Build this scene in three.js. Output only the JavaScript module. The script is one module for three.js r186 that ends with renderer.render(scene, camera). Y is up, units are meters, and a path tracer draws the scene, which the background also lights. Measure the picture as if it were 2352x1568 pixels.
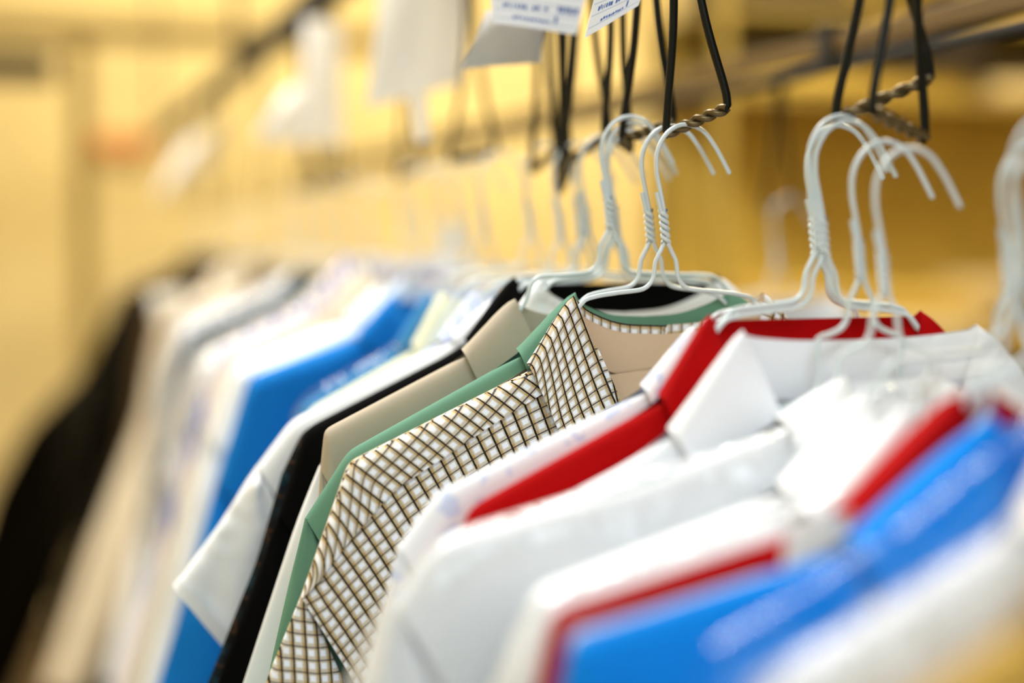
import * as THREE from 'three';
import { mergeGeometries } from 'three/addons/utils/BufferGeometryUtils.js';
import { RoundedBoxGeometry } from 'three/addons/geometries/RoundedBoxGeometry.js';
import { RectAreaLightUniformsLib } from 'three/addons/lights/RectAreaLightUniformsLib.js';
import { ImprovedNoise } from 'three/addons/math/ImprovedNoise.js';

// ------------------------------------------------------------------ camera, light, exposure
const scene = new THREE.Scene();
scene.background = new THREE.Color(0x000000);
const EYE = 1.6;                                            // the clothes hang in a row along -z, the eye stands beside the row's end
const camera = new THREE.PerspectiveCamera(26.99, 1.5, 0.05, 40);
camera.filmGauge = 36;
camera.position.set(0, EYE, 0);
camera.lookAt(new THREE.Vector3(0.31117341, EYE - 0.07447882, -0.94743022));
camera.focus = 0.905;
camera.userData.fStop = 1.35;
const renderer = new THREE.WebGLRenderer();
renderer.toneMapping = THREE.LinearToneMapping;
renderer.toneMappingExposure = 0.63;
renderer.shadowMap.enabled = true;
RectAreaLightUniformsLib.init();

const SOFT = new THREE.Color().setRGB(1.0, 0.97, 0.92);
const COOL = new THREE.Color().setRGB(0.79, 0.92, 1.0), WARM = new THREE.Color().setRGB(1.0, 0.84, 0.53);
const CEIL = 3.3;
// ceiling light fittings: [x, z, width, depth, colour, intensity, label]
const LAMPS = [
  [-0.40, 1.20, 1.7, 1.2, COOL, 13.5, 'wide cool white ceiling panel light above the near end of the rack'],
  [0.0, -1.95, 0.8, 1.2, SOFT, 54, 'neutral ceiling panel light above the far clothes'],
  [0.95, -0.7, 0.4, 1.0, SOFT, 5, 'narrow neutral ceiling panel light right of the hanging shirts'],
  [0.45, -5.2, 2.2, 0.5, WARM, 26, 'long warm ceiling panel light close to the left of the far wall'],
  [2.3, -5.0, 1.6, 0.6, WARM, 40, 'long warm ceiling panel light close to the middle of the far wall'],
  [2.0, -2.2, 0.9, 0.9, WARM, 52, 'square warm ceiling panel light in front of the package shelves'],
];

// ------------------------------------------------------------------ helpers
let seed = 20240;
const rnd = () => { seed = (seed * 1664525 + 1013904223) >>> 0; return seed / 4294967296; };
const rr = (a, b) => a + (b - a) * rnd();
const noise = new ImprovedNoise();
const lerp = (a, b, t) => a + (b - a) * t;
const clamp = (x, a = 0, b = 1) => Math.min(b, Math.max(a, x));
const smooth = (x) => { x = clamp(x); return x * x * (3 - 2 * x); };
const taken = new Map();
function numbered(name) { const n = taken.get(name) ?? 0; taken.set(name, n + 1); return n ? name + '_' + String(n).padStart(3, '0') : name; }
function shade(o) { o.castShadow = true; o.receiveShadow = true; return o; }
function mesh(name, geometry, material, parent) { const m = shade(new THREE.Mesh(geometry, material)); m.name = name; parent.add(m); return m; }
function tag(o, label, category, group, kind) {
  if (label) o.userData.label = label;
  if (category) o.userData.category = category;
  if (group) o.userData.group = group;
  if (kind) o.userData.kind = kind;
  return o;
}
function thing(name, label, category, pos = [0, 0, 0], group) {
  const g = new THREE.Group(); g.name = numbered(name); g.position.set(...pos); scene.add(g);
  return tag(g, label, category, group);
}
function single(name, geometry, material, label, category, group) {
  return tag(mesh(numbered(name), geometry, material, scene), label, category, group);
}
function structure(name, geometry, material, label) { return tag(mesh(name, geometry, material, scene), label, undefined, undefined, 'structure'); }
function boxAt(w, h, d, x, y, z, r = 0) {
  const g = r ? new RoundedBoxGeometry(w, h, d, 2, r) : new THREE.BoxGeometry(w, h, d);
  g.translate(x, y, z); return g;
}
// a sheet of nu x nv points; f(i / (nu - 1), j / (nv - 1), i, j) gives [x, y, z, u, v]
function sheet(nu, nv, f, flip = false) {
  const pos = [], uv = [], idx = [];
  for (let j = 0; j < nv; j++) for (let i = 0; i < nu; i++) { const p = f(i / (nu - 1), j / (nv - 1), i, j); pos.push(p[0], p[1], p[2]); uv.push(p[3], p[4]); }
  for (let j = 0; j < nv - 1; j++) for (let i = 0; i < nu - 1; i++) {
    const a = j * nu + i, b = a + 1, c = a + nu, d = c + 1;
    if (flip) idx.push(a, b, c, b, d, c); else idx.push(a, c, b, b, c, d);
  }
  const g = new THREE.BufferGeometry();
  g.setAttribute('position', new THREE.Float32BufferAttribute(pos, 3));
  g.setAttribute('uv', new THREE.Float32BufferAttribute(uv, 2));
  g.setIndex(idx); g.computeVertexNormals();
  return g;
}
const V3 = (p) => new THREE.Vector3(p[0], p[1], p[2] ?? 0);
function wire(points, radius, seg = 60, sides = 8, closed = false, tension = 0.5) {
  return new THREE.TubeGeometry(new THREE.CatmullRomCurve3(points.map(V3), closed, 'catmullrom', tension), seg, radius, sides, closed);
}
function resample(pts, n, passes = 0) {           // n evenly spaced points on a polyline, corners eased by a few passes
  const L = [0];
  for (let i = 1; i < pts.length; i++) L.push(L[i - 1] + Math.hypot(pts[i][0] - pts[i - 1][0], pts[i][1] - pts[i - 1][1], (pts[i][2] ?? 0) - (pts[i - 1][2] ?? 0)));
  const out = [];
  for (let k = 0; k < n; k++) {
    const s = L[L.length - 1] * k / (n - 1);
    let i = 1; while (i < pts.length - 1 && L[i] < s) i++;
    const t = (s - L[i - 1]) / Math.max(1e-9, L[i] - L[i - 1]);
    out.push([0, 1, 2].map((c) => lerp(pts[i - 1][c] ?? 0, pts[i][c] ?? 0, t)));
  }
  for (let p = 0; p < passes; p++) {
    const q = out.map((a) => a.slice());
    for (let i = 1; i < n - 1; i++) for (let c = 0; c < 3; c++) out[i][c] = 0.25 * q[i - 1][c] + 0.5 * q[i][c] + 0.25 * q[i + 1][c];
  }
  return out;
}

// ------------------------------------------------------------------ textures and materials
function data(w, h, f, srgb = false) {
  const a = new Uint8Array(w * h * 4);
  for (let y = 0; y < h; y++) for (let x = 0; x < w; x++) { const c = f(x, y); const o = (y * w + x) * 4; a[o] = c[0]; a[o + 1] = c[1]; a[o + 2] = c[2]; a[o + 3] = 255; }
  const t = new THREE.DataTexture(a, w, h);
  t.wrapS = t.wrapT = THREE.RepeatWrapping; t.magFilter = THREE.LinearFilter; t.minFilter = THREE.LinearMipmapLinearFilter;
  if (srgb) t.colorSpace = THREE.SRGBColorSpace;
  t.needsUpdate = true; return t;
}
const weave = data(256, 256, (x, y) => {
  const w = (Math.sin(x * Math.PI / 4) * (((y >> 3) & 1) ? 1 : -1)) * 40 + (Math.sin(y * Math.PI / 4) * (((x >> 3) & 1) ? 1 : -1)) * 40;
  const v = 128 + w + (rnd() - 0.5) * 40; return [v, v, v];
});
weave.repeat.set(1 / 0.016, 1 / 0.016);
function cloth(hex, o = {}) {
  return new THREE.MeshPhysicalMaterial({ color: hex, roughness: o.rough ?? 0.86, side: THREE.DoubleSide, bumpMap: weave, bumpScale: o.bump ?? 0.00012, map: o.map ?? null, specularIntensity: o.spec ?? 0.35,
    sheen: o.sheen ?? 0, sheenColor: new THREE.Color(o.sheenHex ?? 0xffffff), sheenRoughness: 0.6 });
}
// tattersall check: one repeat is 7.6 mm; black lines, ochre and beige yarn, white squares
const PERIOD = 0.0076, CELLS = 8;
const checkMap = (() => {
  const n = 512, per = n / CELLS;
  const mix = (a, b, t) => a.map((v, i) => lerp(v, b[i], t));
  const black = [22, 20, 18], ochre = [172, 138, 74], beige = [203, 187, 160], white = [236, 242, 252], grey = [200, 204, 208];
  return data(n, n, (x, y) => {
    const jx = (noise.noise(x * 0.09, y * 0.09, 3) + noise.noise(x * 0.4, y * 0.4, 7)) * 0.9, jy = noise.noise(x * 0.3, y * 0.3, 11) * 1.6;
    const u = (((x + jx) % per) + per) % per / per, v = (((y + jy) % per) + per) % per / per;
    const wu = smooth((u - 0.38) / 0.1) * smooth((0.94 - u) / 0.1), wv = smooth((v - 0.34) / 0.1) * smooth((0.92 - v) / 0.1);
    let c = beige;
    c = mix(c, ochre, 0.72 * smooth((u - 0.1) / 0.04) * smooth((0.36 - u) / 0.06));
    c = mix(c, grey, 0.35 * Math.max(wu, wv));
    c = mix(c, white, wu * wv);
    const yarn = ((x >> 1) + (y >> 1)) & 1 ? 1 : 0.95;
    c = c.map((k) => k * yarn);
    c = mix(c, black, 0.98 * smooth((0.098 - Math.abs(u - 0.06)) / 0.035));
    const dash = 0.80 + 0.2 * Math.sin(x * 0.9);
    c = mix(c, [38, 40, 52], dash * smooth((0.072 - Math.abs(v - 0.06)) / 0.04));
    return c.map((k) => clamp(k, 0, 255));
  }, true);
})();
checkMap.repeat.set(1 / (PERIOD * CELLS), 1 / (PERIOD * CELLS));
function stripeMap(base, stripes, period, size = 256) {
  const b = new THREE.Color(base), px = [b.r, b.g, b.b];
  const srgb = (c) => { const k = new THREE.Color(c); const o = k.getHex(); return [(o >> 16) & 255, (o >> 8) & 255, o & 255]; };
  const base8 = srgb(base);
  const t = data(size, 4, (x) => { const u = x / size; for (const [a, z, c] of stripes) if (u >= a && u < z) return srgb(c); return base8; }, true);
  t.repeat.set(1 / period, 1 / period); return t;
}
const plaidMap = (() => { const t = data(128, 128, (x, y) => {
  const a = (x % 64) < 22, b = (y % 64) < 22, l = (x % 64) > 40 && (x % 64) < 46, m = (y % 64) > 40 && (y % 64) < 46;
  return l || m ? [60, 40, 26] : a && b ? [20, 46, 56] : a || b ? [16, 26, 32] : [8, 8, 10]; }, true); t.repeat.set(1 / 0.05, 1 / 0.05); return t; })();
const crinkle = data(512, 512, (x, y) => {
  let h = 0, a = 1, f = 1 / 64;
  const per = (u, v, k) => noise.noise(u, v, k);
  for (let k = 0; k < 4; k++) { h += a * (1 - 2 * Math.abs(per(x * f, y * f * 0.45, k * 9.1))); a *= 0.55; f *= 2; }
  const v = 128 + h * 55; return [v, v, v].map((q) => clamp(q, 0, 255));
});
crinkle.repeat.set(1 / 0.25, 1 / 0.25);
const grainMap = data(256, 256, (x, y) => { const v = 226 + 18 * noise.noise(x * 0.03, y * 0.03, 1) + 12 * noise.noise(x * 0.2, y * 0.2, 5) + (rnd() - 0.5) * 8; return [v, v, v].map((q) => clamp(q, 0, 255)); }, true);
grainMap.repeat.set(1 / 0.8, 1 / 0.8);
const paint = (r, g, b, rough = 0.8) => { const m = new THREE.MeshStandardMaterial({ roughness: rough, map: grainMap }); m.color.setRGB(r, g, b); return m; };
const film = new THREE.MeshPhysicalMaterial({ color: 0xffffff, transmission: 1.0, thickness: 0, roughness: 0.14, ior: 1.5, side: THREE.DoubleSide, bumpMap: crinkle, bumpScale: 0.006 });
const milkFilm = new THREE.MeshPhysicalMaterial({ color: 0xf2f4f6, transmission: 0.82, thickness: 0, roughness: 0.26, ior: 1.5, side: THREE.DoubleSide, bumpMap: crinkle, bumpScale: 0.006 });
const hangerMat = new THREE.MeshPhysicalMaterial({ color: 0xc9d5da, roughness: 0.34, clearcoat: 0.4, clearcoatRoughness: 0.25 });
const darkSteel = new THREE.MeshStandardMaterial({ color: 0x1b1d1c, roughness: 0.34, metalness: 0.75 });
const twistSteel = new THREE.MeshStandardMaterial({ color: 0x6a5c40, roughness: 0.36, metalness: 0.8 });
const railSteel = new THREE.MeshStandardMaterial({ color: 0x1a150a, roughness: 0.85, metalness: 0.0 });

const crumpled = milkFilm.clone(); crumpled.transmission = 0.68; crumpled.roughness = 0.14; crumpled.bumpScale = 0.012;
const thinFilm = film.clone(); thinFilm.ior = 1.22;
// ------------------------------------------------------------------ the room
const RX0 = -1.6, RX1 = 4.4, RZ0 = -6.2, RZ1 = 2.2, WT = 0.12;
const wallGold = paint(0.84, 0.69, 0.34, 0.75), wallCream = paint(0.86, 0.74, 0.50, 0.8), ceilPaint = paint(0.80, 0.62, 0.30, 0.85), floorPaint = paint(0.10, 0.065, 0.03, 0.7), frontPaint = paint(0.80, 0.79, 0.76, 0.8);
const RW = RX1 - RX0, RD = RZ1 - RZ0, CX = (RX0 + RX1) / 2, CZ = (RZ0 + RZ1) / 2;
structure('floor', boxAt(RW + 2 * WT, WT, RD + 2 * WT, CX, -WT / 2, CZ), floorPaint, 'dark brown floor under the clothes rack');
structure('ceiling', boxAt(RW + 2 * WT, WT, RD + 2 * WT, CX, CEIL + WT / 2, CZ), ceilPaint, 'warm cream ceiling of the shop');
structure('wall_back', boxAt(RW + 2 * WT, CEIL, WT, CX, CEIL / 2, RZ0 - WT / 2), wallGold, 'golden yellow far wall behind the clothes rack');
structure('wall_left', boxAt(WT, CEIL, RD, RX0 - WT / 2, CEIL / 2, CZ), wallGold, 'golden yellow wall left of the rack');
structure('wall_right', boxAt(WT, CEIL, RD, RX1 + WT / 2, CEIL / 2, CZ), wallGold, 'golden yellow wall behind the shelves');
structure('wall_front', boxAt(RW + 2 * WT, CEIL, WT, CX, CEIL / 2, RZ1 + WT / 2), frontPaint, 'pale wall at the front of the shop');

for (const [x, z, w, d, color, power, label] of LAMPS) {
  const t = thing('ceiling_panel_light', label, 'ceiling light', [x, CEIL, z]);
  const fm = new THREE.MeshStandardMaterial({ color: 0xd8d4c8, roughness: 0.6 });
  const s = 0.03;
  mesh('frame', mergeGeometries([boxAt(w + 2 * s, 0.04, s, 0, -0.02, -d / 2 - s / 2), boxAt(w + 2 * s, 0.04, s, 0, -0.02, d / 2 + s / 2), boxAt(s, 0.04, d, -w / 2 - s / 2, -0.02, 0), boxAt(s, 0.04, d, w / 2 + s / 2, -0.02, 0)]), fm, t);
  const em = new THREE.MeshStandardMaterial({ color: 0xf4f2ea, roughness: 0.6, emissive: color, emissiveIntensity: 1.2 });
  mesh('diffuser', boxAt(w, 0.012, d, 0, -0.012, 0), em, t);
  const L = new THREE.RectAreaLight(color, power, w, d);
  L.position.set(x, CEIL - 0.022, z); L.lookAt(x, 0, z); L.castShadow = true; scene.add(L);
}

// ------------------------------------------------------------------ wire hangers
const HW = 0.00152;
const hookGeo = (() => {
  const shank = wire([[0.0006, 0.004, 0.0012], [-0.0008, 0.012, -0.0012], [-0.0022, 0.022, 0.0006], [-0.0048, 0.036, 0], [-0.0072, 0.048, 0], [-0.0066, 0.060, 0], [-0.0010, 0.0705, 0], [0.0075, 0.0765, 0], [0.0165, 0.0775, 0], [0.0265, 0.0735, 0], [0.0350, 0.0640, 0], [0.0415, 0.0540, 0], [0.0458, 0.0470, 0]], HW, 90, 9);
  const end = new THREE.SphereGeometry(HW, 8, 6); end.translate(0.0458, 0.0470, 0);
  return mergeGeometries([shank, end]);
})();
const twistGeo = (() => {
  const strand = (ph) => { const p = []; for (let k = 0; k <= 36; k++) { const t = k / 36, a = ph + t * Math.PI * 5.2, r = 0.0019; p.push([-0.0025 * t + Math.cos(a) * r, 0.0005 + t * 0.0215, Math.sin(a) * r]); } return wire(p, HW * 1.02, 90, 7); };
  const tail = wire([[-0.0040, 0.0205, 0.0010], [-0.0056, 0.0265, 0.0008], [-0.0072, 0.0335, 0.0004]], HW, 12, 7);
  return mergeGeometries([strand(0), strand(Math.PI), tail]);
})();
// the shoulder wire lies just under the garment's shoulder seam; fit = garment middle and its N and T points, from the hanger's neck
function shoulderWire(fit) {
  const half = (s) => {
    const X = (p) => s * (Math.abs(p[0]) + s * fit.dx), Y = (p, d) => p[1] - fit.y - d, N = fit.N, T = fit.T, pk = fit.peak, px = Math.max(0.03, Math.abs(X(pk)) - 0.004) * s;
    return [[s * 0.0008, 0.0010, s * 0.001], [s * 0.0040, -0.0050, 0], [s * 0.0072, -0.0110, 0], [s * 0.0082, -0.0180, 0], [s * 0.0090, -0.0225, 0], [s * 0.0125, -0.0272, 0], [s * 0.0185, -0.0298, 0], [lerp(s * 0.0185, px, 0.4), -0.0316, 0], [lerp(s * 0.0185, px, 0.8), -0.0342, 0], [px, Math.min(-0.036, Y(pk, 0.003)), 0],
      [lerp(px, X(N), 0.55), Math.min(-0.045, lerp(Y(pk, 0.004), Y(N, 0.006), 0.55)), 0], [X(N), Y(N, 0.007), 0], [lerp(X(N), X(T), 0.3), lerp(Y(N, 0.006), Y(T, 0.005), 0.3), 0], [lerp(X(N), X(T), 0.7), lerp(Y(N, 0.006), Y(T, 0.005), 0.7), 0], [X(T) - s * 0.010, Y(T, 0.0025), 0], [X(T) - s * 0.0045, Y(T, 0.006), 0], [X(T) - s * 0.006, Y(T, 0.012), 0], [X(T) - s * 0.015, Y(T, 0.014), 0], [X(T) * 0.5, Y(T, 0.0155), 0], [0, Y(T, 0.016), 0]];
  };
  return mergeGeometries([wire(half(-1), HW, 150, 8), wire(half(1), HW, 150, 8)]);
}
let lastGarment = null;
function hanger(x, y, s, turn, lean, label, group, peak) {
  const t = thing('wire_hanger', label, 'hanger', [x, EYE + y, -s], group);
  const hk = mesh('hook', hookGeo, hangerMat, t); hk.rotation.set(0, turn, lean - 0.03);
  const tw = mesh('twisted_neck', twistGeo, hangerMat, t); tw.rotation.set(0, turn, lean - 0.03);
  const g = lastGarment ?? DEF;
  mesh('shoulder_wire', shoulderWire({ N: g.N, T: g.T, peak: peak ?? g.peak, y, dx: (g.u ?? ROW) - x }), hangerMat, t);
  return t;
}

// ------------------------------------------------------------------ conveyor rails and loops
function rail(x, y, z0, z1, label, r, trackMat = railSteel) {
  const t = thing('conveyor_rail', label, 'rail', [x, y, 0]);
  const len = z0 - z1;
  mesh('track', boxAt(0.016, r, len, 0, r / 2 + 0.012, (z0 + z1) / 2, 0.003), trackMat, t);
  mesh('lower_bar', (() => { const g = new THREE.CylinderGeometry(0.007, 0.007, len, 12); g.rotateX(Math.PI / 2); g.translate(0, 0, (z0 + z1) / 2); return g; })(), railSteel, t);
  for (let z = z1 + 0.5; z < z0; z += 1.4) mesh('bracket', boxAt(0.03, 0.05, 0.02, 0, 0.02, z, 0.003), railSteel, t);
  for (let z = z1 + 0.3; z < z0; z += 2.2) mesh('ceiling_rod', boxAt(0.014, CEIL - y - 0.04, 0.014, 0, (CEIL - y) / 2 + 0.02, z), railSteel, t);
  return t;
}
const ROW = 0.40, RAILY = 1.93;
rail(ROW, RAILY, 1.6, -5.6, 'dark steel conveyor rail running along above the main row of clothes', 0.036);
rail(0.775, 1.772, 1.2, -4.6, 'second conveyor rail, brown with a dark lower bar, at the upper right', 0.022, new THREE.MeshStandardMaterial({ color: 0x5c4518, roughness: 0.6, metalness: 0.1 }));
// a loop: two wires that meet below the rail and a twisted bar between their lower ends, which carries the hooks
function loop(s, a, b, label, ap = -0.002, x0 = ROW, top = RAILY - EYE) {
  const t = thing('conveyor_loop', label, 'hook', [x0, EYE, -s], 'wire loops hanging from the conveyor rail');
  const ax = ap, az = (a[2] + b[2]) / 2 * 0.4, R = 0.0028, meetY = Math.min(0.205, top - 0.03);
  const wireOf = (p, sg) => wire([[0 + sg * 0.0035, top + 0.002, 0], [ax * 0.5 + sg * 0.0035, lerp(top, meetY, 0.6), az * 0.5], [ax + sg * 0.0045, meetY, az], [lerp(ax, p[0], 0.5), lerp(meetY, p[1], 0.5), lerp(az, p[2], 0.5)], [lerp(ax, p[0], 0.93), lerp(meetY, p[1], 0.88), lerp(az, p[2], 0.93)], [p[0], p[1] + 0.005, p[2]], [p[0], p[1], p[2]], [lerp(p[0], (a[0] + b[0]) / 2, 0.08), p[1] - 0.001, lerp(p[2], (a[2] + b[2]) / 2, 0.08)]], R, 70, 9);
  mesh('loop_wire', wireOf(a, a[0] < b[0] ? -1 : 1), darkSteel, t); mesh('loop_wire', wireOf(b, a[0] < b[0] ? 1 : -1), darkSteel, t);
  const A = V3(a), B = V3(b), D = B.clone().sub(A), n1 = new THREE.Vector3(0, 1, 0).cross(D).normalize(), n2 = D.clone().cross(n1).normalize();
  const strand = (ph) => { const p = []; for (let k = 0; k <= 40; k++) { const q = k / 40, an = ph + q * Math.PI * 5, rad = R * 0.70; const v = A.clone().addScaledVector(D, q).addScaledVector(n1, Math.cos(an) * rad).addScaledVector(n2, Math.sin(an) * rad); p.push([v.x, v.y, v.z]); } return wire(p, R * 0.80, 110, 8); };
  mesh('twisted_bar', mergeGeometries([strand(0), strand(Math.PI)]), twistSteel, t);
  return t;
}

// ------------------------------------------------------------------ clothes
const DEF = { N: [-0.095, -0.083], T: [-0.2085, -0.138], A: [-0.240, -0.215], sl: [[-0.262, -0.275], [-0.30, -0.40], [-0.40, -0.72]], peak: [-0.066, -0.043], yb: -0.058, vb: -0.19, cp: [-0.062, -0.165], hem: -0.74, bw: 0.25, th: 0.009, zb: 0.014, amp: 0.003, sleeveW: 0.11, fine: 1 };
function garment(opt) {
  const o = { ...DEF, ...opt }, t = thing(o.name ?? 'shirt', o.label, o.category ?? 'shirt', [o.u ?? ROW, EYE, -o.s], o.group ?? 'clothes hanging in the main row');
  lastGarment = o;
  const q = o.fine, th = o.th, ph = rr(0, 6), ph2 = rr(0, 6), f1 = rr(55, 85), f2 = rr(24, 36);
  const M = { body: o.body, collar: o.collar ?? o.body, lining: o.lining ?? o.body, sleeve: o.sleeve ?? o.body, yoke: o.yoke ?? null };
  const shoulder = [o.N, ...(o.mid ?? []), o.T, o.A];
  const nB = Math.round(46 * q), nA = Math.round(12 * q), nv = Math.round(44 * q);
  const ridge = resample(shoulder, nB, 2 + Math.round(q));
  const bulge = (d) => th * Math.sqrt(1 - (1 - clamp(d / 0.016)) ** 2);
  const fold = (x, y, d) => o.amp * smooth(d / 0.14) * (0.6 * Math.sin(x * f1 + ph + 4 * y) + 0.8 * Math.sin(x * f2 + ph2 + y * 6)) + o.amp * 0.8 * smooth(d / 0.03) * noise.noise(x * 22 + ph, y * 12, ph2);
  const pinch = (c, k) => 0.075 * Math.pow(c, 5) * Math.sin(Math.PI * clamp(k / 0.75)) ;
  // front panels, left and right of the button line
  for (const sd of [-1, 1]) {
    const open = resample([[-0.003, o.vb], [o.peak[0] * 0.85, lerp(o.peak[1], o.N[1], 0.55)], [lerp(o.peak[0], o.N[0], 0.75), lerp(o.peak[1], o.N[1], 0.8)]], nA, 1);
    const top = [...open, ...ridge], n = top.length;
    const uvT = o.frontTurn ?? 0;
    mesh('front_panel', sheet(n, nv, (a, v, i) => {
      const P = top[i], c = i / (n - 1), k = Math.pow(v, 1.9), bx = -o.bw * Math.pow(c, 1.15);
      const x = lerp(P[0], bx, k) + pinch(c, k), y = lerp(P[1], o.hem, k), d = k * (P[1] - o.hem);
      const kk = 1 - smooth((i - nA * 0.6) / (nA * 0.9));
      const z = lerp(bulge(d), th, kk) + 0.003 * smooth(d / 0.3) * (1 - c * 0.6) + fold(x * sd, y, d) + (o.crease ? o.crease(x, y) * smooth(d / 0.03) : 0);
      const al = uvT * (1 + 1.0 * clamp((-0.06 - x) / 0.17)), yy = y + 0.2;
      return [-sd * x, y, z, x * Math.cos(al) + yy * Math.sin(al), -x * Math.sin(al) + yy * Math.cos(al)];
    }, sd < 0), M.body, t);
    if (M.yoke) {                                            // a shoulder band folded over the ridge, its seam proud of the front panel
      const L = [0]; for (let i = 1; i < nB; i++) L.push(L[i - 1] + Math.hypot(ridge[i][0] - ridge[i - 1][0], ridge[i][1] - ridge[i - 1][1]));
      const seam = resample(o.seam, nB, 2), be = o.yokeTurn ?? 0.32, ny = Math.round(14 * q), Ls = [0.005];
      for (let i = 1; i < nB; i++) Ls.push(Ls[i - 1] + Math.hypot(seam[i][0] - seam[i - 1][0], seam[i][1] - seam[i - 1][1]));
      const ridgeY = (x) => { if (x >= ridge[0][0]) return ridge[0][1]; for (let i = 1; i < nB; i++) if (ridge[i][0] <= x) return lerp(ridge[i - 1][1], ridge[i][1], (x - ridge[i - 1][0]) / Math.min(-1e-6, ridge[i][0] - ridge[i - 1][0])); return ridge[nB - 1][1]; };
      mesh('yoke', sheet(nB, ny, (a, v, i) => {
        const P = ridge[i], S = seam[i], x = lerp(P[0], S[0], v), y = lerp(P[1], S[1], v), d = v * Math.hypot(S[0] - P[0], S[1] - P[1]), dv = Math.max(d * 1.1, ridgeY(x) - y);
        const z = bulge(dv) + 0.0022 * smooth(v * 6) + 0.0004 + fold(x * sd, y, dv) + (o.crease ? o.crease(x, y) * smooth(dv / 0.03) : 0);
        const u = lerp(L[i], Ls[i], v), dd = -d;
        return [-sd * x, y, z, u * Math.cos(be) - dd * Math.sin(be), u * Math.sin(be) + dd * Math.cos(be)];
      }, sd < 0), M.yoke, t);
    }
  }
  // back panel in one piece
  {
    const neck = resample([[-0.001, o.yb - 0.03], [o.peak[0] * 0.75, o.yb - 0.024], [lerp(o.peak[0], o.N[0], 0.75), lerp(o.peak[1], o.N[1], 0.8)]], nA, 1);
    const halfTop = [...neck, ...ridge], n = halfTop.length, all = [...halfTop.map((p, i) => [p, i, 1]).reverse(), ...halfTop.slice(1).map((p, i) => [p, i + 1, -1])];
    mesh('back_panel', sheet(all.length, Math.round(nv * 0.8), (a, v, j) => {
      const [P, i, sg] = all[j], c = i / (n - 1), k = Math.pow(v, 1.9), bx = -o.bw * Math.pow(c, 1.15);
      const x = lerp(P[0], bx, k) + pinch(c, k), y = lerp(P[1], o.hem, k), d = k * (P[1] - o.hem), kk = 1 - smooth((i - nA * 0.6) / (nA * 0.9));
      const z = -lerp(bulge(d), lerp(o.zb, th, smooth(d / 0.15)), kk) - 0.001 * smooth(d / 0.3) - 0.3 * Math.abs(fold(x * sg, y, d));
      return [sg * x, y, z, sg * x, y];
    }, true), o.back ?? M.body, t);
  }
  // sleeves
  for (const sd of [-1, 1]) {
    const m = Math.round(40 * q), outer = resample([o.A, ...o.sl], m, 3), e = o.sl[o.sl.length - 1], pr = o.sl[o.sl.length - 2] ?? o.A;
    const dx = e[0] - pr[0], dy = e[1] - pr[1], dl = Math.hypot(dx, dy), nx = -dy / dl, ny = dx / dl, W = o.cuffW ?? o.sleeveW * 0.75;
    const arm = [o.A[0] + 0.075, o.A[1] - 0.185], cuffIn = o.cuffIn ?? [e[0] + nx * W, e[1] + ny * W];
    const inner = resample(o.cuffIn ? [[o.A[0] + 0.004, o.A[1] - 0.002], [o.A[0] + 0.028, o.A[1] - 0.058], cuffIn] : [[o.A[0] + 0.004, o.A[1] - 0.002], [o.A[0] + 0.028, o.A[1] - 0.058], arm, [lerp(arm[0], cuffIn[0], 0.5), lerp(arm[1], cuffIn[1], 0.5)], cuffIn], m, 2), ns = 28;
    let cur = 0;
    const sl = mesh('sleeve', sheet(ns + 1, m, (a, v, i, j) => {
      const an = a * Math.PI * 2, O = outer[j], I = inner[j], cx = (O[0] + I[0]) / 2, cy = (O[1] + I[1]) / 2, hx = (O[0] - I[0]) / 2, hy = (O[1] - I[1]) / 2, W2 = 2 * Math.hypot(hx, hy);
      const ca = Math.cos(an), sa = Math.sin(an), hz = th * (0.35 + 0.75 * smooth(v / 0.12));
      const x = cx + hx * ca, y = cy + hy * ca + 0, z = hz * Math.sign(sa) * Math.pow(Math.abs(sa), 0.75) + o.amp * 1.2 * smooth(v / 0.15) * Math.abs(sa) * Math.sin(ca * 5 + ph + v * 5) * Math.sign(sa) + o.amp * 0.8 * noise.noise(ca * 2 + ph, v * 9, sa);
      return [-sd * x, y, z, (ca * 0.5) * W2, cy + (o.sleeveUV ?? 0) * ca];
    }, sd < 0), M.sleeve, t);
    if (o.cuff) {
      const O = outer[m - 1], I = inner[m - 1], O2 = outer[m - 4], I2 = inner[m - 4];
      mesh('cuff', sheet(ns + 1, 4, (a, v) => {
        const an = a * Math.PI * 2, Ox = lerp(O[0], O2[0], v), Oy = lerp(O[1], O2[1], v), Ix = lerp(I[0], I2[0], v), Iy = lerp(I[1], I2[1], v), ca = Math.cos(an) * 1.02, sa = Math.sin(an);
        return [-sd * ((Ox + Ix) / 2 + (Ox - Ix) / 2 * ca), (Oy + Iy) / 2 + (Oy - Iy) / 2 * ca, (th * 1.1 + 0.003) * Math.sign(sa) * Math.pow(Math.abs(sa), 0.75), ca * 0.1, v * 0.03];
      }, sd < 0), M.sleeve, sl);
    }
  }
  // collar: a fold line that runs round the neck; the leaf falls outside it, the stand inside
  if (!o.noCollar) {
    const a = -o.peak[0], yp = o.peak[1], yb = o.yb, zb = o.zb, n = Math.round(30 * q);
    const F = [[0, yb, -zb], [-a * 0.45, lerp(yb, yp, 0.12), -zb * 0.93], [-a * 0.8, lerp(yb, yp, 0.55), -zb * 0.6], [-a * 0.96, lerp(yb, yp, 0.93), -zb * 0.2], [-a, yp - 0.001, zb * 0.25], [lerp(-a, -0.004, 0.33), lerp(yp, o.vb, 0.42), th + 0.004], [lerp(-a, -0.004, 0.66), lerp(yp, o.vb, 0.72), th + 0.006], [-0.004, o.vb, th + 0.006]];
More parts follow.
